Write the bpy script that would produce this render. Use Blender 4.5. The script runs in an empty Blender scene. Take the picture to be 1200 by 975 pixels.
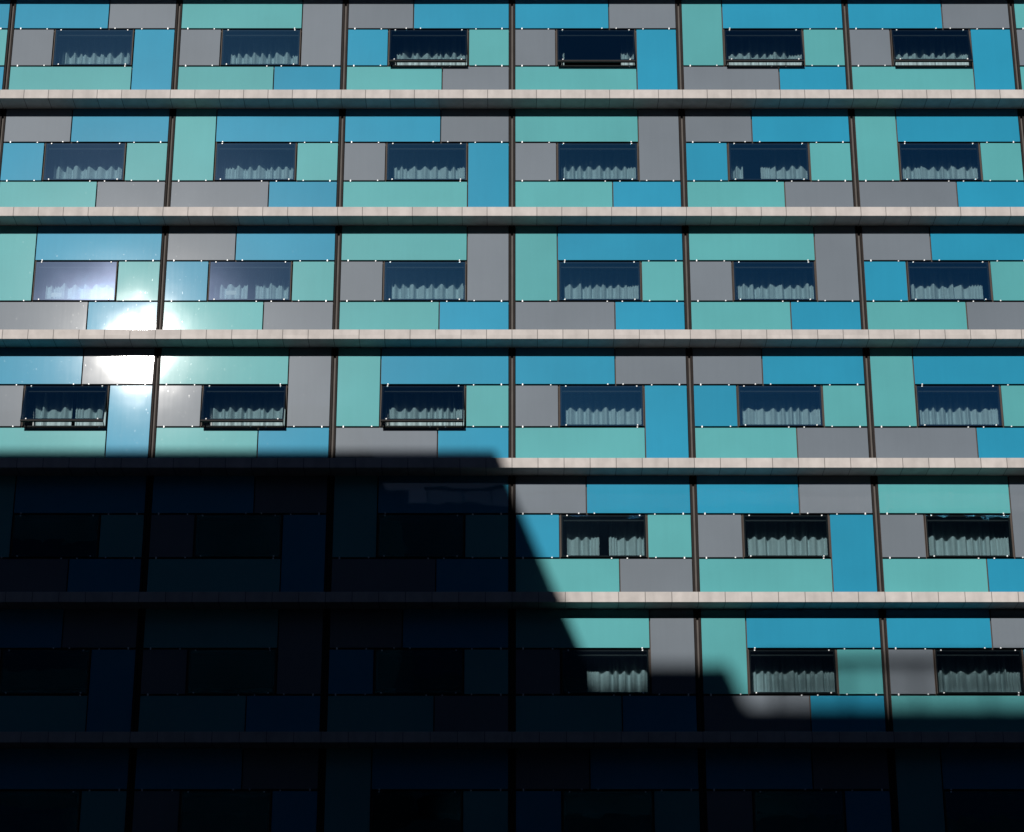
import bpy, bmesh, math, random
from mathutils import Vector, Matrix

random.seed(7)
SC = bpy.context.scene
COL = SC.collection

# ------------------------------------------------------------------ camera, sky, sun, exposure
EYE = 1.6                                     # eye height above the street
D = 50.19                                     # camera to facade plane (Y = 0)
PITCH = math.radians(21.78)
cam = bpy.data.cameras.new('camera')
cam.sensor_width = 36.0
cam.lens = 36.0 * 2700.0 / 1200.0
cam.clip_start = 0.5
cam.clip_end = 3000.0
cam_ob = bpy.data.objects.new('camera', cam)
COL.objects.link(cam_ob)
cam_ob.location = (0.0, -D, EYE)
cam_ob.rotation_euler = (math.radians(90) + PITCH, 0, 0)
SC.camera = cam_ob

TO_SUN = Vector((-440.0, -2475.9, 1080.4)).normalized()
SUN_EL = math.asin(TO_SUN.z)
SUN_ROT = math.atan2(TO_SUN.x, TO_SUN.y)

world = bpy.data.worlds.new('World')
SC.world = world
world.use_nodes = True
wn = world.node_tree
bg = wn.nodes['Background']
sky = wn.nodes.new('ShaderNodeTexSky')
sky.sky_type = 'NISHITA'
sky.sun_disc = False
sky.sun_elevation = SUN_EL
sky.sun_rotation = SUN_ROT
sky.altitude = 3000.0
sky.air_density = 0.25
sky.dust_density = 0.5
sky.ozone_density = 2.0
wn.links.new(sky.outputs['Color'], bg.inputs['Color'])
bg.inputs['Strength'].default_value = 0.05

sun = bpy.data.lights.new('sun', 'SUN')
sun.energy = 5.0
sun.angle = math.radians(0.53)
sun.color = (1.0, 0.955, 0.90)
sun_ob = bpy.data.objects.new('sun', sun)
COL.objects.link(sun_ob)
sun_ob.rotation_euler = (-TO_SUN).to_track_quat('-Z', 'Y').to_euler()
sun_ob.location = (-20, -60, 60)

SC.view_settings.view_transform = 'Standard'
SC.view_settings.look = 'None'
SC.view_settings.exposure = 0.0
SC.view_settings.gamma = 1.0
SC.view_settings.use_curve_mapping = False
SC.cycles.caustics_reflective = False
SC.cycles.caustics_refractive = False
SC.cycles.max_bounces = 8
SC.cycles.transparent_max_bounces = 12

# ------------------------------------------------------------------ materials
def new_mat(name):
    m = bpy.data.materials.new(name)
    m.use_nodes = True
    return m, m.node_tree.nodes, m.node_tree.links

def noise_ramp(N, L, vec, scale, lo, hi, detail=4.0, p0=0.3, p1=0.7):
    n = N.new('ShaderNodeTexNoise'); n.inputs['Scale'].default_value = scale; n.inputs['Detail'].default_value = detail
    L.new(vec, n.inputs['Vector'])
    r = N.new('ShaderNodeMapRange')
    r.inputs['From Min'].default_value = p0; r.inputs['From Max'].default_value = p1
    r.inputs['To Min'].default_value = lo; r.inputs['To Max'].default_value = hi
    L.new(n.outputs['Fac'], r.inputs['Value'])
    return r.outputs['Result']

def scale_colour(N, L, rgb, facs):
    col = N.new('ShaderNodeRGB'); col.outputs[0].default_value = (*rgb, 1)
    out = col.outputs[0]
    for f in facs:
        v = N.new('ShaderNodeVectorMath'); v.operation = 'SCALE'
        L.new(out, v.inputs[0]); L.new(f, v.inputs['Scale'])
        out = v.outputs[0]
    return out

def panel_mat(name, rgb):
    """back-painted glass cladding: sharp clear reflection over paint, a thin film of street dirt that scatters the sun"""
    m, N, L = new_mat(name)
    b = N['Principled BSDF']
    g = N.new('ShaderNodeNewGeometry')
    oi = N.new('ShaderNodeObjectInfo')
    r1 = N.new('ShaderNodeMapRange'); r1.inputs['To Min'].default_value = 0.94; r1.inputs['To Max'].default_value = 1.05
    L.new(oi.outputs['Random'], r1.inputs['Value'])
    f2 = noise_ramp(N, L, g.outputs['Position'], 0.6, 0.945, 1.05)
    st = N.new('ShaderNodeMapping'); st.inputs['Scale'].default_value = (9, 9, 0.5)
    L.new(g.outputs['Position'], st.inputs['Vector'])
    f3 = noise_ramp(N, L, st.outputs['Vector'], 1.0, 0.985, 1.012)
    L.new(scale_colour(N, L, rgb, [r1.outputs['Result'], f2, f3]), b.inputs['Base Color'])
    b.inputs['Roughness'].default_value = 0.02
    b.inputs['IOR'].default_value = 1.62
    # dirt film
    d1 = noise_ramp(N, L, st.outputs['Vector'], 1.7, 0.0050, 0.0070)
    sp = N.new('ShaderNodeMapping'); sp.inputs['Scale'].default_value = (26, 26, 9)
    L.new(g.outputs['Position'], sp.inputs['Vector'])
    d2 = noise_ramp(N, L, sp.outputs['Vector'], 1.0, 0.0, 0.10, 2.0, 0.69, 0.78)
    ad = N.new('ShaderNodeMath'); ad.operation = 'ADD'
    L.new(d1, ad.inputs[0]); L.new(d2, ad.inputs[1])
    L.new(ad.outputs[0], b.inputs['Coat Weight'])
    b.inputs['Coat Roughness'].default_value = 0.12
    b.inputs['Coat IOR'].default_value = 1.5
    # faint waviness of toughened glass
    nz = N.new('ShaderNodeTexNoise'); nz.inputs['Scale'].default_value = 1.3; nz.inputs['Detail'].default_value = 1.5
    L.new(g.outputs['Position'], nz.inputs['Vector'])
    bp = N.new('ShaderNodeBump'); bp.inputs['Strength'].default_value = 1.0; bp.inputs['Distance'].default_value = 0.0012
    L.new(nz.outputs['Fac'], bp.inputs['Height'])
    L.new(bp.outputs['Normal'], b.inputs['Normal'])
    # wide, weak gloss lobe imitating the veiling glare around the sun
    gl = N.new('ShaderNodeBsdfGlossy'); gl.inputs['Roughness'].default_value = 0.30
    mx = N.new('ShaderNodeMixShader'); mx.inputs[0].default_value = 0.0021
    L.new(b.outputs[0], mx.inputs[1]); L.new(gl.outputs[0], mx.inputs[2])
    L.new(mx.outputs[0], N['Material Output'].inputs['Surface'])
    return m

M = {}
M['teal'] = panel_mat('teal glass cladding', (0.078, 0.298, 0.315))
M['blue'] = panel_mat('blue glass cladding', (0.018, 0.216, 0.348))
M['grey'] = panel_mat('grey glass cladding', (0.134, 0.158, 0.185))

def flat_mat(name, rgb, rough=0.6, metal=0.0, var=0.12, scale=3.0, spec=0.5):
    m, N, L = new_mat(name)
    b = N['Principled BSDF']
    g = N.new('ShaderNodeNewGeometry')
    f = noise_ramp(N, L, g.outputs['Position'], scale, 1 - var, 1 + var, 6.0)
    L.new(scale_colour(N, L, rgb, [f]), b.inputs['Base Color'])
    b.inputs['Roughness'].default_value = rough
    b.inputs['Metallic'].default_value = metal
    b.inputs['Specular IOR Level'].default_value = spec
    return m

M['wall'] = flat_mat('dark backing wall', (0.070, 0.055, 0.048), 0.8, 0, 0.12, 3.0, 0.1)
M['mullion_side'] = flat_mat('dark brown anodised metal', (0.014, 0.011, 0.010), 0.7, 0, 0.12, 3.0, 0.12)
M['mullion_core'] = flat_mat('grey brown metal channel', (0.085, 0.077, 0.072), 0.7, 0, 0.12, 3.0, 0.12)
M['frame'] = flat_mat('brown window frame metal', (0.052, 0.042, 0.036), 0.6, 0, 0.12, 3.0, 0.12)
M['sash'] = flat_mat('dark window sash metal', (0.016, 0.015, 0.015), 0.6, 0, 0.12, 3.0, 0.12)
M['sheen'] = flat_mat('grey blind rail', (0.05, 0.05, 0.052), 0.7, 0, 0.05, 3.0, 0.1)  # tone of the added bar that imitates a reflection in the pane
M['clip'] = flat_mat('bright steel clip', (0.74, 0.75, 0.76), 0.35, 0.0, 0.12, 9.0)
M['plaster'] = flat_mat('interior plaster', (0.30, 0.29, 0.27), 0.9)
M['carpet'] = flat_mat('dark carpet', (0.05, 0.045, 0.04), 0.95)
M['paper'] = flat_mat('white paper', (0.82, 0.82, 0.80), 0.8, 0, 0.03)
M['asphalt'] = flat_mat('asphalt', (0.045, 0.045, 0.047), 0.9, 0, 0.2, 1.5)
M['paving'] = flat_mat('paving slabs', (0.085, 0.082, 0.08), 0.9, 0, 0.15, 2.0)
M['kerb'] = flat_mat('kerb stone', (0.18, 0.175, 0.17), 0.85)
M['line'] = flat_mat('road paint', (0.6, 0.6, 0.58), 0.7)
M['concrete'] = flat_mat('dark weathered concrete', (0.045, 0.043, 0.042), 0.85, 0, 0.25, 0.6)
M['dark_glass'] = flat_mat('dark office glass', (0.006, 0.008, 0.010), 0.12, 0, 0.1, 0.4, 0.35)
M['outer_glass'] = flat_mat('dark hotel window glass', (0.004, 0.008, 0.016), 0.03, 0, 0.1, 0.4, 0.6)
M['rail'] = flat_mat('painted steel rail', (0.03, 0.03, 0.032), 0.5)

def stone_mat():
    m, N, L = new_mat('pale stone ledge slabs')
    b = N['Principled BSDF']
    g = N.new('ShaderNodeNewGeometry')
    sx = N.new('ShaderNodeSeparateXYZ'); L.new(g.outputs['Position'], sx.inputs[0])
    dv = N.new('ShaderNodeMath'); dv.operation = 'DIVIDE'; dv.inputs[1].default_value = 0.6
    L.new(sx.outputs['X'], dv.inputs[0])
    fr = N.new('ShaderNodeMath'); fr.operation = 'FRACT'; L.new(dv.outputs[0], fr.inputs[0])
    fl = N.new('ShaderNodeMath'); fl.operation = 'FLOOR'; L.new(dv.outputs[0], fl.inputs[0])
    # distance to the nearest joint
    hf = N.new('ShaderNodeMath'); hf.operation = 'SUBTRACT'; hf.inputs[1].default_value = 0.5; L.new(fr.outputs[0], hf.inputs[0])
    ab = N.new('ShaderNodeMath'); ab.operation = 'ABSOLUTE'; L.new(hf.outputs[0], ab.inputs[0])
    jr = N.new('ShaderNodeMapRange'); jr.inputs['From Min'].default_value = 0.483; jr.inputs['From Max'].default_value = 0.490
    jr.inputs['To Min'].default_value = 1.0; jr.inputs['To Max'].default_value = 0.34
    L.new(ab.outputs[0], jr.inputs['Value'])
    wn_ = N.new('ShaderNodeTexWhiteNoise'); wn_.noise_dimensions = '2D'
    cz = N.new('ShaderNodeCombineXYZ'); L.new(fl.outputs[0], cz.inputs[0])
    zr = N.new('ShaderNodeMath'); zr.operation = 'ROUND'; L.new(sx.outputs['Z'], zr.inputs[0]); L.new(zr.outputs[0], cz.inputs[1])
    L.new(cz.outputs[0], wn_.inputs['Vector'])
    tv = N.new('ShaderNodeMapRange'); tv.inputs['To Min'].default_value = 0.93; tv.inputs['To Max'].default_value = 1.05
    L.new(wn_.outputs['Value'], tv.inputs['Value'])
    f = noise_ramp(N, L, g.outputs['Position'], 5.0, 0.92, 1.06, 8.0)
    mp = N.new('ShaderNodeMapping'); mp.inputs['Scale'].default_value = (3.0, 3.0, 0.5); L.new(g.outputs['Position'], mp.inputs['Vector'])
    f2 = noise_ramp(N, L, mp.outputs['Vector'], 1.2, 0.84, 1.04, 5.0, 0.25, 0.6)
    L.new(scale_colour(N, L, (0.400, 0.373, 0.360), [jr.outputs['Result'], tv.outputs['Result'], f, f2]), b.inputs['Base Color'])
    b.inputs['Roughness'].default_value = 0.75
    bp = N.new('ShaderNodeBump'); bp.inputs['Strength'].default_value = 0.6; bp.inputs['Distance'].default_value = 0.006
    L.new(jr.outputs['Result'], bp.inputs['Height'])
    L.new(bp.outputs['Normal'], b.inputs['Normal'])
    return m
M['stone'] = stone_mat()

def glass_mat():
    m, N, L = new_mat('tinted window glass')
    out = N['Material Output']
    N.remove(N['Principled BSDF'])
    g = N.new('ShaderNodeNewGeometry')
    nz = N.new('ShaderNodeTexNoise'); nz.inputs['Scale'].default_value = 1.6; nz.inputs['Detail'].default_value = 2.0
    L.new(g.outputs['Position'], nz.inputs['Vector'])
    bp = N.new('ShaderNodeBump'); bp.inputs['Strength'].default_value = 1.0; bp.inputs['Distance'].default_value = 0.002
    L.new(nz.outputs['Fac'], bp.inputs['Height'])
    tr = N.new('ShaderNodeBsdfTransparent'); tr.inputs['Color'].default_value = (0.80, 0.97, 1.0, 1)
    gl = N.new('ShaderNodeBsdfGlossy'); gl.inputs['Roughness'].default_value = 0.01; gl.inputs['Color'].default_value = (0.16, 0.74, 1.0, 1)
    L.new(bp.outputs['Normal'], gl.inputs['Normal'])
    mx = N.new('ShaderNodeMixShader'); mx.inputs[0].default_value = 0.50      # solar-control coating
    L.new(tr.outputs[0], mx.inputs[1]); L.new(gl.outputs[0], mx.inputs[2])
    dg = N.new('ShaderNodeBsdfGlossy'); dg.inputs['Roughness'].default_value = 0.12; dg.inputs['Color'].default_value = (0.62, 0.68, 1.0, 1)
    mx2 = N.new('ShaderNodeMixShader')
    df = noise_ramp(N, L, g.outputs['Position'], 1.5, 0.0011, 0.0014)
    L.new(df, mx2.inputs[0])
    L.new(mx.outputs[0], mx2.inputs[1]); L.new(dg.outputs[0], mx2.inputs[2])
    vg = N.new('ShaderNodeBsdfGlossy'); vg.inputs['Roughness'].default_value = 0.30; vg.inputs['Color'].default_value = (0.25, 0.55, 1.0, 1)  # broad gloss lobe, veiling glare put into the glass
    mx3 = N.new('ShaderNodeMixShader'); mx3.inputs[0].default_value = 0.0007
    L.new(mx2.outputs[0], mx3.inputs[1]); L.new(vg.outputs[0], mx3.inputs[2])
    L.new(mx3.outputs[0], out.inputs['Surface'])
    return m
M['glass'] = glass_mat()
def clear_mat():
    m, N, L = new_mat('inner face of window glass')
    out = N['Material Output']; N.remove(N['Principled BSDF'])
    tr = N.new('ShaderNodeBsdfTransparent'); tr.inputs['Color'].default_value = (0.98, 0.99, 0.99, 1)
    L.new(tr.outputs[0], out.inputs['Surface'])
    return m
M['glass_inner'] = clear_mat()

def curtain_mat():
    m, N, L = new_mat('pale woven curtain')
    out = N['Material Output']; N.remove(N['Principled BSDF'])
    g = N.new('ShaderNodeNewGeometry')
    f = noise_ramp(N, L, g.outputs['Position'], 6.0, 0.93, 1.04)
    c = scale_colour(N, L, (0.72, 0.79, 0.81), [f])
    d = N.new('ShaderNodeBsdfDiffuse'); t = N.new('ShaderNodeBsdfTranslucent')
    L.new(c, d.inputs['Color']); L.new(c, t.inputs['Color'])
    mx = N.new('ShaderNodeMixShader'); mx.inputs[0].default_value = 0.15
    L.new(d.outputs[0], mx.inputs[1]); L.new(t.outputs[0], mx.inputs[2])
    L.new(mx.outputs[0], out.inputs['Surface'])
    return m
M['curtain'] = curtain_mat()

# ------------------------------------------------------------------ mesh helpers
class MB:
    def __init__(s): s.v = []; s.f = []; s.mi = []; s.sm = []
    def quad_box(s, x0, x1, y0, y1, z0, z1, mi=0):
        b = len(s.v)
        s.v += [(x0,y0,z0),(x1,y0,z0),(x1,y1,z0),(x0,y1,z0),(x0,y0,z1),(x1,y0,z1),(x1,y1,z1),(x0,y1,z1)]
        for q in ((0,3,2,1),(4,5,6,7),(0,1,5,4),(1,2,6,5),(2,3,7,6),(3,0,4,7)):
            s.f.append(tuple(b+i for i in q)); s.mi.append(mi); s.sm.append(False)
    def prism_z(s, prof, z0, z1, mis):
        """closed profile in XY (counter-clockwise) run from z0 to z1; mis = material per side"""
        b = len(s.v); n = len(prof)
        for z in (z0, z1): s.v += [(x, y, z) for x, y in prof]
        for i in range(n):
            j = (i+1) % n
            s.f.append((b+i, b+j, b+n+j, b+n+i)); s.mi.append(mis[i]); s.sm.append(False)
        s.f.append(tuple(b+i for i in reversed(range(n)))); s.mi.append(mis[0]); s.sm.append(False)
        s.f.append(tuple(b+n+i for i in range(n))); s.mi.append(mis[0]); s.sm.append(False)
    def prism_y(s, prof, y0, y1, mi=0):
        b = len(s.v); n = len(prof)
        for y in (y0, y1): s.v += [(x, y, z) for x, z in prof]
        for i in range(n):
            j = (i+1) % n
            s.f.append((b+j, b+i, b+n+i, b+n+j)); s.mi.append(mi); s.sm.append(False)
        s.f.append(tuple(b+i for i in range(n))); s.mi.append(mi); s.sm.append(False)
        s.f.append(tuple(b+n+i for i in reversed(range(n)))); s.mi.append(mi); s.sm.append(False)
    def mesh(s, name, mats):
        me = bpy.data.meshes.new(name)
        me.from_pydata(s.v, [], s.f)
        for m in mats: me.materials.append(m)
        me.polygons.foreach_set('material_index', s.mi)
        me.polygons.foreach_set('use_smooth', s.sm)
        me.update()
        return me
    def build(s, name, mats, parent=None, loc=(0,0,0)):
        return link(name, s.mesh(name, mats), parent, loc)

def link(name, data, parent=None, loc=(0,0,0)):
    o = bpy.data.objects.new(name, data)
    COL.objects.link(o)
    o.parent = parent
    o.location = loc
    return o

def tag(o, label=None, cat=None, group=None, kind=None):
    if label: o['label'] = label
    if cat: o['category'] = cat
    if group: o['group'] = group
    if kind: o['kind'] = kind
    return o

def sheet(w, h, t, bow, mats, inner=0, nx=8, nz=5):
    """a slab w x h, t deep, its face at y = 0 bowed by BOW metres; returns the mesh"""
    s = MB()
    for j in range(nz+1):
        for i in range(nx+1):
            u = 2*i/nx-1; v = 2*j/nz-1
            s.v.append((u*w/2, -bow*(1-u*u)*(1-v*v), v*h/2))
    for j in range(nz):
        for i in range(nx):
            a = j*(nx+1)+i
            s.f.append((a, a+1, a+nx+2, a+nx+1)); s.mi.append(0); s.sm.append(True)
    b = len(s.v)
    s.v += [(-w/2,0,-h/2),(w/2,0,-h/2),(w/2,0,h/2),(-w/2,0,h/2),(-w/2,t,-h/2),(w/2,t,-h/2),(w/2,t,h/2),(-w/2,t,h/2)]
    for q in ((4,7,6,5),(0,4,5,1),(1,5,6,2),(2,6,7,3),(3,7,4,0)):
        s.f.append(tuple(b+i for i in q)); s.mi.append(inner); s.sm.append(False)
    return s.mesh('sheet', mats)

# ------------------------------------------------------------------ ground
def ground_strip(name, x0, x1, y0, y1, z0, z1, mat):
    s = MB(); s.quad_box(x0, x1, y0, y1, z0, z1)
    return tag(s.build(name, [mat]), kind='structure')
ground_strip('ground', -600, 600, -600, 600, -0.5, 0.0, M['paving'])
ground_strip('road', -300, 300, -24.0, -11.0, -0.2, 0.004, M['asphalt'])
ground_strip('pavement', -300, 300, -10.85, -0.6, -0.2, 0.13, M['paving'])
ground_strip('kerb', -300, 300, -11.0, -10.85, -0.2, 0.132, M['kerb'])
for i in range(-10, 11):
    ground_strip('road_marking', i*6-1.5, i*6+1.5, -17.56, -17.44, 0.0, 0.008, M['line'])

# ------------------------------------------------------------------ the hotel facade
W = 4.2                                        # bay width
TR1 = [33.765, 30.537, 27.312, 24.083, 20.848, 17.622, 14.405, 11.180, 7.955, 4.73]   # head line of each storey's windows above the eye
TR1 = [z + EYE for z in TR1]
NROW = len(TR1)
P = 0.52                                       # ledge overhang
TOP, SILL, LEDGE_T, LEDGE_B = 0.940, -1.070, -2.038, -2.282   # relative to the head line
K0, K1 = -2, 8                                 # bays from line K0 to line K1
X0, X1 = (K0-3)*W, (K1-3)*W
GX = 0.015                                     # half the gap between panels side by side
GZ = 0.0225                                    # half the gap at a transom
L_, R_, WL, WR, S1, T1_, T2_ = 0.086, 4.114, 1.095, 3.115, 2.46, 2.44, 1.72

LAYOUT = {
 'A': [('blue','T',L_,T1_),('grey','T',T1_,R_),('grey','M',L_,WL),('blue','MB',WR,R_),('teal','B',L_,WR)],
 'B': [('teal','T',L_,WR),('grey','TM',WR,R_),('grey','M',L_,WL),('teal','B',L_,S1),('blue','B',S1,R_)],
 'C': [('grey','T',L_,T2_),('blue','T',T2_,R_),('blue','M',L_,WL),('teal','M',WR,R_),('teal','B',L_,S1),('grey','B',S1,R_)],
 'D': [('teal','TM',L_,WL),('blue','T',WL,R_),('teal','M',WR,R_),('grey','B',L_,S1),('blue','B',S1,R_)],
}
ROWS = {1: 'ABCADA', 2: 'CDABCD', 3: 'DCBDBC', 4: 'ABDACD', 5: 'DADCAB', 6: 'ABCBDA', 7: 'DADCAD'}
EXTRA = {(1,-1): 'D', (1,6): 'B', (2,6): 'A', (4,6): 'C'}
OPEN = {(1,2): 12.0, (1,3): 11.5, (1,4): 12.2, (1,5): 12.5, (4,0): 17.0, (4,1): 16.5, (4,2): 16.5}

def bay_type(r, k):
    if r in ROWS and 0 <= k <= 5: return ROWS[r][k]
    if (r, k) in EXTRA: return EXTRA[(r, k)]
    return 'ABCD'[(k*3 + r*5 + (k*r) % 3) % 4]

def zspan(r, band):
    t = TR1[r]
    z0 = {'T': t+GZ, 'M': t+SILL+GZ, 'B': t+LEDGE_T+0.004, 'TM': t+SILL+GZ, 'MB': t+LEDGE_T+0.004}[band]
    top = (TR1[r-1]+LEDGE_B if r > 0 else t+TOP) - 0.004
    z1 = {'T': top, 'M': t-GZ, 'B': t+SILL-GZ, 'TM': top, 'MB': t-GZ}[band]
    return z0, z1

hotel = link('hotel_building', None, None, (0, 0, 0))
tag(hotel, 'hotel block clad in teal, blue and grey glass panels with pale stone ledges', 'hotel building')

def clip_mesh():
    s = MB(); n = 10
    prof = [(0.0185*math.cos(2*math.pi*i/n), 0.0185*math.sin(2*math.pi*i/n)) for i in range(n)]
    rings = [(1.0, 0.004), (1.0, -0.014), (0.62, -0.022)]
    for sc, y in rings: s.v += [(x*sc, y, z*sc) for x, z in prof]
    for q in range(2):
        for i in range(n):
            j = (i+1) % n
            s.f.append((q*n+i, q*n+j, q*n+n+j, q*n+n+i)); s.mi.append(0); s.sm.append(True)
    s.f.append(tuple(2*n+i for i in range(n))); s.mi.append(0); s.sm.append(False)
    bmx = s.mesh('clip', [M['clip']])
    return bmx
CLIP = clip_mesh()

def add_clips(owner, xa, xb, z_edges, yc=0.0):
    """clips hold the owner at its edges; local coordinates of the owner"""
    for z, sg in z_edges:
        for x in (xa + 0.165, xb - 0.165):
            c = link('clip', CLIP, owner, (x, yc, z - sg*0.012))

def panel(r, k, col, band, a, b):
    bx = (k-3)*W
    xa = bx + a + (0 if a == L_ else GX); xb = bx + b - (0 if b == R_ else GX)
    z0, z1 = zspan(r, band)
    w, h = xb-xa, z1-z0
    me = sheet(w, h, 0.024, random.uniform(0.0002, 0.0011), [M[col]])
    o = link(col + '_panel', me, hotel, ((xa+xb)/2, 0, (z0+z1)/2))
    o.rotation_euler = (random.gauss(0, 0.0010), 0, random.gauss(0, 0.0012))
    ed = []
    if band in ('T', 'TM', 'M'):
        if band == 'T': ed.append((-h/2, -1))
        else: ed.append((-h/2, -1))
        if band == 'M': ed.append((h/2, 1))
    else:
        ed.append((h/2, 1))
    add_clips(o, -w/2, w/2, [(z, -s) for z, s in ed])
    return o

def ring(s, x0, x1, z0, z1, t, y0, y1, tt=None, mi=0):
    tt = tt or t
    s.quad_box(x0, x0+t, y0, y1, z0, z1, mi)
    s.quad_box(x1-t, x1, y0, y1, z0, z1, mi)
    s.quad_box(x0+t, x1-t, y0, y1, z0, z0+tt, mi)
    s.quad_box(x0+t, x1-t, y0, y1, z1-tt, z1, mi)

def window(r, k):
    bx = (k-3)*W
    t = TR1[r]
    w = WR-WL-2*GX; h = -SILL - 2*GZ
    cx = bx+(WL+WR)/2; zt = t-GZ
    # frame mesh is the window object itself, origin at the middle of its head
    s = MB()
    s.quad_box(-w/2, -w/2+0.024, -0.012, 0.20, -h, 0)
    s.quad_box(w/2-0.024, w/2, -0.012, 0.20, -h, 0)
    s.quad_box(-w/2+0.024, w/2-0.024, 0.055, 0.20, -0.03, 0.0, 1)
    s.quad_box(-w/2+0.024, w/2-0.024, 0.055, 0.20, -h, -h+0.035, 1)
    o = s.build('window', [M['frame'], M['sash']], hotel, (cx, 0, zt))
    ang = OPEN.get((r, k), 0.0)
    rot = (-math.radians(ang), 0, 0)
    pw = w-0.056; ph = h-0.016
    s = MB(); ring(s, -pw/2, pw/2, -ph+0.001, 0.0, 0.034, 0.010, 0.048)
    if ang: s.quad_box(-pw/2, pw/2, -0.001, 0.050, -ph-0.045, -ph-0.001)
    sa = s.build('sash', [M['sash']], o, (0, 0, -0.006)); 
    me = sheet(pw, ph, 0.008, random.uniform(-0.0006, 0.0012), [M['glass'], M['glass_inner']], 1, 10, 6)
    for v in me.vertices: v.co.z -= ph/2
    pa = link('pane', me, o, (0, 0, -0.006))
    if ang:
        sa.rotation_euler = rot; pa.rotation_euler = rot
        tag(o, 'top-hung window propped open at the bottom')
        # two thin stays
        for sx in (-1, 1):
            q = MB(); q.quad_box(-0.008, 0.008, 0, 0.30, -0.008, 0.008)
            st = q.build('stay', [M['sash']], o, (sx*(pw/2-0.03), -ph*math.sin(math.radians(ang))+0.05, -ph*math.cos(math.radians(ang))+0.03))
            st.rotation_euler = (math.radians(-18), 0, 0)
    else:
        pa.rotation_euler = (random.gauss(0, 0.0012), 0, random.gauss(0, 0.0012))
    q = MB(); q.quad_box(-w/2+0.03, w/2-0.03, 0.11, 0.15, -0.115, -0.048)  # bar added to imitate a reflected band just below the window head
    q.build('sheen_rail', [M['sheen']], o)
    # clips at the corners of the glass
    ca, sa_ = math.cos(math.radians(ang)), math.sin(math.radians(ang))
    for x in (-pw/2+0.13, pw/2-0.13):
        for d in (0.012, ph-0.012):
            c = link('clip', CLIP, o, (x, -d*sa_, -0.006-d*ca))
            c.rotation_euler = rot
    return o

def mullion_into(s, x, z0, z1):
    prof = [(-0.072, 0.078), (-0.072, -0.006), (-0.027, -0.006), (-0.023, 0.055), (0.023, 0.055), (0.027, -0.006), (0.072, -0.006), (0.072, 0.078)]
    s.prism_z([(x+a, b) for a, b in prof], z0, z1, [0, 0, 0, 1, 0, 0, 0, 0])

# backing wall with the window openings left out
s = MB()
YW0, YW1 = 0.08, 0.28
for r in range(NROW):
    t = TR1[r]
    zt = t - GZ; zb = t + SILL + GZ
    below = (TR1[r+1] - GZ) if r+1 < NROW else 3.0
    above = TR1[0] + TOP + 1.2
    if r == 0: s.quad_box(X0, X1, YW0, YW1, zt, above)
    s.quad_box(X0, X1, YW0, YW1, below, zb)
    xs = X0
    for k in range(K0, K1):
        a = (k-3)*W + WL + GX; b = (k-3)*W + WR - GX
        s.quad_box(xs, a, YW0, YW1, zb, zt); xs = b
    s.quad_box(xs, X1, YW0, YW1, zb, zt)
s.quad_box(X0, X1, YW0, YW1, 0.0, 3.0)
s.build('backing_wall', [M['wall']], hotel)
# rooms behind: slabs, back wall, side walls, roof
ROOF_Z = TR1[0] + TOP + 1.2
s = MB()
for r in range(NROW):
    s.quad_box(X0+0.2, X1-0.2, YW1, 7.0, TR1[r]+LEDGE_B+0.02, TR1[r]+LEDGE_T-0.02)
s.build('floor_slabs', [M['carpet']], hotel)
s = MB()
s.quad_box(X0, X1, 7.0, 7.3, 0, ROOF_Z)
s.quad_box(X0, X0+0.2, YW1, 7.0, 0, ROOF_Z)
s.quad_box(X1-0.2, X1, YW1, 7.0, 0, ROOF_Z)
s.build('inner_wall', [M['plaster']], hotel)
s = MB(); s.quad_box(X0-0.1, X1+0.1, -0.1, 7.4, ROOF_Z, ROOF_Z+0.25)
s.build('roof', [M['concrete']], hotel)
# stone ledges, one course per storey
for r in range(-1, NROW):
    zt, zb = (TR1[r]+LEDGE_T, TR1[r]+LEDGE_B) if r >= 0 else (TR1[0]+TOP+0.245, TR1[0]+TOP)
    s = MB(); s.quad_box(X0-0.05, X1+0.05, -P, YW0-0.002, zb, zt)
    o = s.build('stone_ledge', [M['stone']], hotel)
    bv = o.modifiers.new('edge', 'BEVEL'); bv.width = 0.008; bv.segments = 2

outer = MB(); outer_glass = MB()
PI_ = {'teal': 0, 'blue': 1, 'grey': 2}
for r in range(NROW):
    ztop = (TR1[r-1]+LEDGE_B if r > 0 else TR1[0]+TOP) - 0.003
    zbot = TR1[r]+LEDGE_T+0.003
    for k in range(K0, K1+1):
        seen = 1 <= r <= 7 and 0 <= k <= 6
        if seen:
            m_ = MB(); mullion_into(m_, 0, zbot, ztop)
            m_.build('mullion', [M['mullion_side'], M['mullion_core']], hotel, ((k-3)*W, 0, 0))
        else:
            prof = [(-0.083, 0.078), (-0.083, -0.006), (0.083, -0.006), (0.083, 0.078)]
            outer.prism_z([((k-3)*W+a, b) for a, b in prof], zbot, ztop, [3]*4)
        if k == K1: continue
        own = 1 <= r <= 7 and (0 <= k <= 5 or (r, k) in EXTRA)
        ty = bay_type(r, k)
        if own:
            for col, band, a, b in LAYOUT[ty]: panel(r, k, col, band, a, b)
            window(r, k)
        else:
            bx = (k-3)*W
            for col, band, a, b in LAYOUT[ty]:
                z0, z1 = zspan(r, band)
                outer.quad_box(bx+a+(0 if a == L_ else GX), bx+b-(0 if b == R_ else GX), 0.0, 0.024, z0, z1, PI_[col])
            outer.quad_box(bx+WL+GX, bx+WR-GX, 0.01, 0.05, TR1[r]+SILL+GZ, TR1[r]-GZ, 4)
tag(outer.build('outer_cladding', [M['teal'], M['blue'], M['grey'], M['mullion_side'], M['outer_glass']], hotel), kind='stuff')

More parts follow.
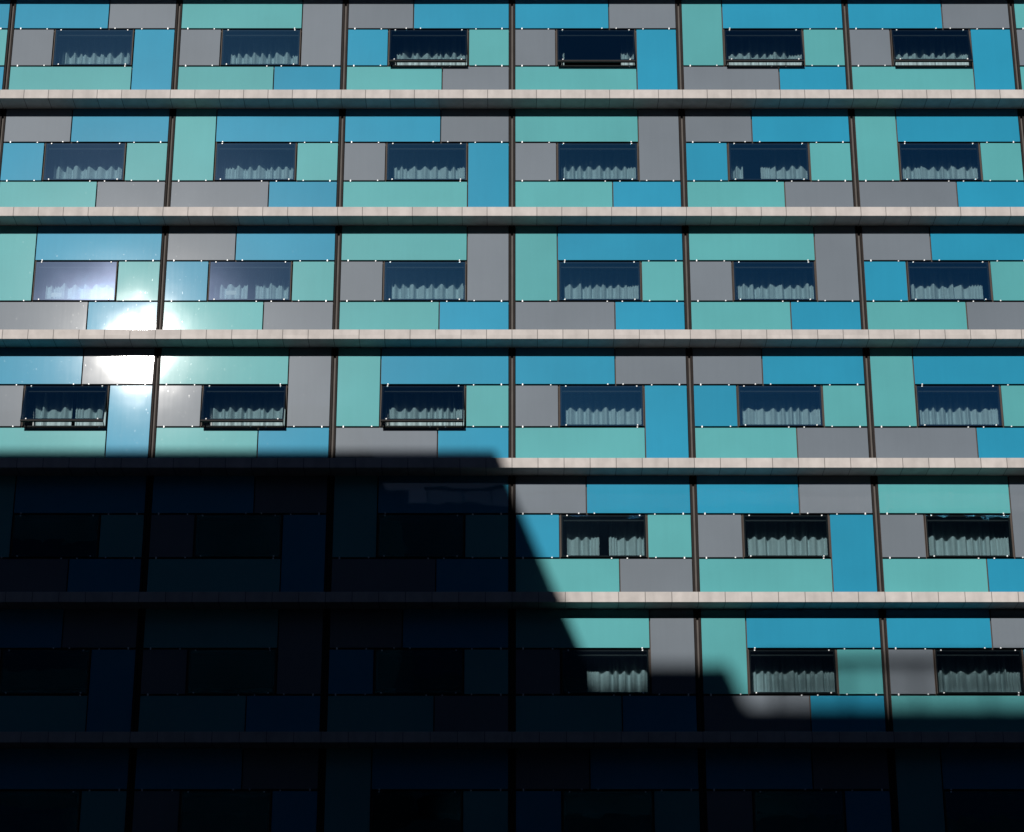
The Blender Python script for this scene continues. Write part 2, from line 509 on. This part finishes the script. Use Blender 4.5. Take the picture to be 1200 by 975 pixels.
# ------------------------------------------------------------------ curtains
def curtain_mesh(w, z0, z1, seed, bunch=(0.2, 0.18)):
    rnd = random.Random(seed)
    n = max(24, int(w*110))
    ph = rnd.uniform(0, 6.28); y = []
    nxt, lam, amp, sk = 0.0, 0.1, 0.02, 0.0
    slow = [(rnd.uniform(0.45, 0.9), rnd.uniform(0.010, 0.024), rnd.uniform(0, 6.28)) for _ in range(2)]
    fwd = rnd.uniform(0.03, 0.055)
    for i in range(n+1):
        x = w*i/n
        if ph >= nxt:
            nxt = ph + 2*math.pi
            edge = x < bunch[0]*w or x > w*(1-bunch[1])
            lam = rnd.uniform(0.05, 0.085) if edge or rnd.random() < 0.12 else rnd.uniform(0.15, 0.29)
            amp = rnd.uniform(0.014, 0.028) if lam < 0.09 else rnd.uniform(0.045, 0.085)
            sk = rnd.uniform(-0.55, 0.55)
        ph += 2*math.pi*(w/n)/lam
        v = amp*math.sin(ph + sk*math.sin(ph)) + 0.006*math.sin(ph*2.3+seed)
        edge_f = min(1.0, max(0.25, min(x, w-x)/(0.22*w)))
        for ls, as_, ps in slow: v += as_*edge_f*math.sin(2*math.pi*x/ls + ps)
        v -= fwd*max(0.0, 1.0 - min(x, w-x)/(0.2*w))
        y.append(v)
    s = MB(); rows = 5
    for j in range(rows+1):
        z = z0 + (z1-z0)*j/rows
        am = 1.0 - 0.12*j/rows
        for i in range(n+1): s.v.append((w*i/n - w/2 + 0.006*math.sin(7*j+i*0.09), y[i]*am, z))
    for j in range(rows):
        for i in range(n):
            a = j*(n+1)+i
            s.f.append((a, a+1, a+n+2, a+n+1)); s.mi.append(0); s.sm.append(True)
    return s.mesh('curtain', [M['curtain']])

ORD = {0: 'first', 1: 'second', 2: 'third', 3: 'fourth', 4: 'fifth', 5: 'sixth'}
RW = {1: 'top row', 2: 'second row down', 3: 'third row down', 4: 'fourth row down', 5: 'fifth row down', 6: 'sixth row down'}
# spans of cloth across each window opening (0 = left jamb, 1 = right jamb)
SPAN = {
 (1,0): [(-.1,1.1)], (1,1): [(-.1,1.1)], (1,2): [(-.02,1.1)], (1,3): [(-.15,.11),(.82,1.1)], (1,4): [(-.1,1.1)], (1,5): [(-.1,1.1)],
 (2,0): [(-.1,1.1)], (2,1): [(-.05,1.1)], (2,2): [(-.1,1.1)], (2,3): [(-.1,1.1)], (2,4): [(-.1,.21),(.43,1.1)], (2,5): [(-.1,1.1)],
 (3,0): [(-.1,1.1)], (3,1): [(-.1,.44),(.53,1.1)], (3,2): [(-.1,1.1)], (3,3): [(-.1,1.1)], (3,4): [(-.1,1.1)], (3,5): [(-.1,.96)],
 (4,0): [(-.1,.52),(.56,1.1)], (4,1): [(-.1,1.1)], (4,2): [(-.1,1.1)], (4,3): [(-.1,1.1)], (4,4): [(-.1,1.1)], (4,5): [(-.1,1.1)],
 (5,3): [(-.1,.46),(.57,1.1)], (5,4): [(-.1,1.1)], (5,5): [(-.1,1.1)],
 (6,3): [(.3,1.1)], (6,4): [(-.1,1.1)], (6,5): [(-.1,1.1)],
}
for (r, k), spans in SPAN.items():
    bx = (k-3)*W; wd = WR-WL
    op = 'propped-open ' if (r, k) in OPEN else ''
    for q, (u0, u1) in enumerate(spans):
        w = (u1-u0)*wd
        me = curtain_mesh(w, TR1[r]+SILL-0.75, TR1[r]+0.55, r*31+k*7+q, (0.16, 0.2))
        c = link('curtain', me, None, (bx+WL+(u0+u1)/2*wd, 0.66, 0))
        if len(spans) == 1:
            lb = 'pleated curtain across the %s%s window from left, %s' % (op, ORD[k], RW[r])
            if (r, k) == (6, 3): lb = 'partly shaded pleated curtain in the fourth window from left, sixth row down'
        else:
            side = ('left', 'right')[q]
            lb = 'parted pleated curtain on the %s of the %s%s window from left, %s' % (side, op, ORD[k], RW[r])
        tag(c, lb, 'curtain', 'curtains behind the hotel windows')

# small paper notices on two panes, blank
for (r, k, u, v, lb) in ((3, 0, 0.285, 0.115, 'blank white notice stuck inside the window just above the sun glare, third row, first window'),
                         (3, 1, 0.28, 0.17, 'blank white notice stuck inside the second window of the third row')):
    bx = (k-3)*W
    s = MB(); s.quad_box(-0.125, 0.125, 0.0, 0.003, -0.055, 0.055)
    tag(s.build('paper_notice', [M['paper']], None, (bx+WL+u*(WR-WL), 0.062, TR1[r]+SILL+GZ+v+0.06)), lb, 'notice', 'paper notices in windows')

# ------------------------------------------------------------------ buildings across the street: they shade and are mirrored
def block_windows(s, x0, x1, y, z0, z1, pitch, hgt):
    z = z0
    while z + hgt < z1:
        s.quad_box(x0, x1, y-0.02, y+0.02, z, z+hgt); z += pitch
E1 = 1.6
b1 = link('office_tower', None, None, (-25, -38.5, 0))
tag(b1, 'dark concrete tower with a raked upper corner shading the lower left of the facade', 'tower')
prof = [(-45,0),(-13,0),(-13,15),(-4.1,22),(-4.1,28.3+E1),(-4.77,29.85+E1),(-6.08,33.15+E1),(-45,33.15+E1)]
s = MB(); s.prism_y([(x+25, z) for x, z in prof], -8.0, 6.5)
s.build('wall', [M['concrete']], b1)
s = MB(); s.quad_box(-19.5, 11.0, 6.49, 6.53, 4.0, 5.6)
wb = s.mesh('window_band', [M['dark_glass']])
for i in range(8):
    o = link('window_band', wb, b1, (0, 0, i*3.4))

b2 = link('apartment_block', None, None, (15, -66, 0))
tag(b2, 'long dark apartment block with a roof railing shading the lowest storeys', 'apartment block')
s = MB(); s.quad_box(-70, 70, -11, 11, 0, 37.06+E1)
s.build('wall', [M['concrete']], b2)
s = MB(); s.quad_box(-70, -19.9, 1, 10.995, 37.06+E1, 38.05+E1)
s.build('roof_upstand', [M['concrete']], b2)
s = MB(); s.quad_box(-44, 44, 10.99, 11.03, 4.0, 5.6)
wb = s.mesh('window_band', [M['dark_glass']])
for i in range(10):
    link('window_band', wb, b2, (0, 0, i*3.3))
s = MB(); s.quad_box(-19.1, 70, 10.82, 10.93, 38.06+E1, 38.28+E1)
s.build('handrail', [M['rail']], b2)
s = MB(); s.quad_box(-0.04, 0.04, 10.85, 10.93, 37.06+E1, 38.06+E1)
pm = s.mesh('rail_post', [M['rail']])
for i in range(40):
    link('rail_post', pm, b2, (-18.9 + i*1.6, 0, 0))
s = MB()
for i in range(640):
    x = -18.9 + 0.1 + i*0.115
    s.quad_box(x-0.016, x+0.016, 10.86, 10.90, 37.06+E1, 38.06+E1)
s.build('baluster_infill', [M['rail']], b2)
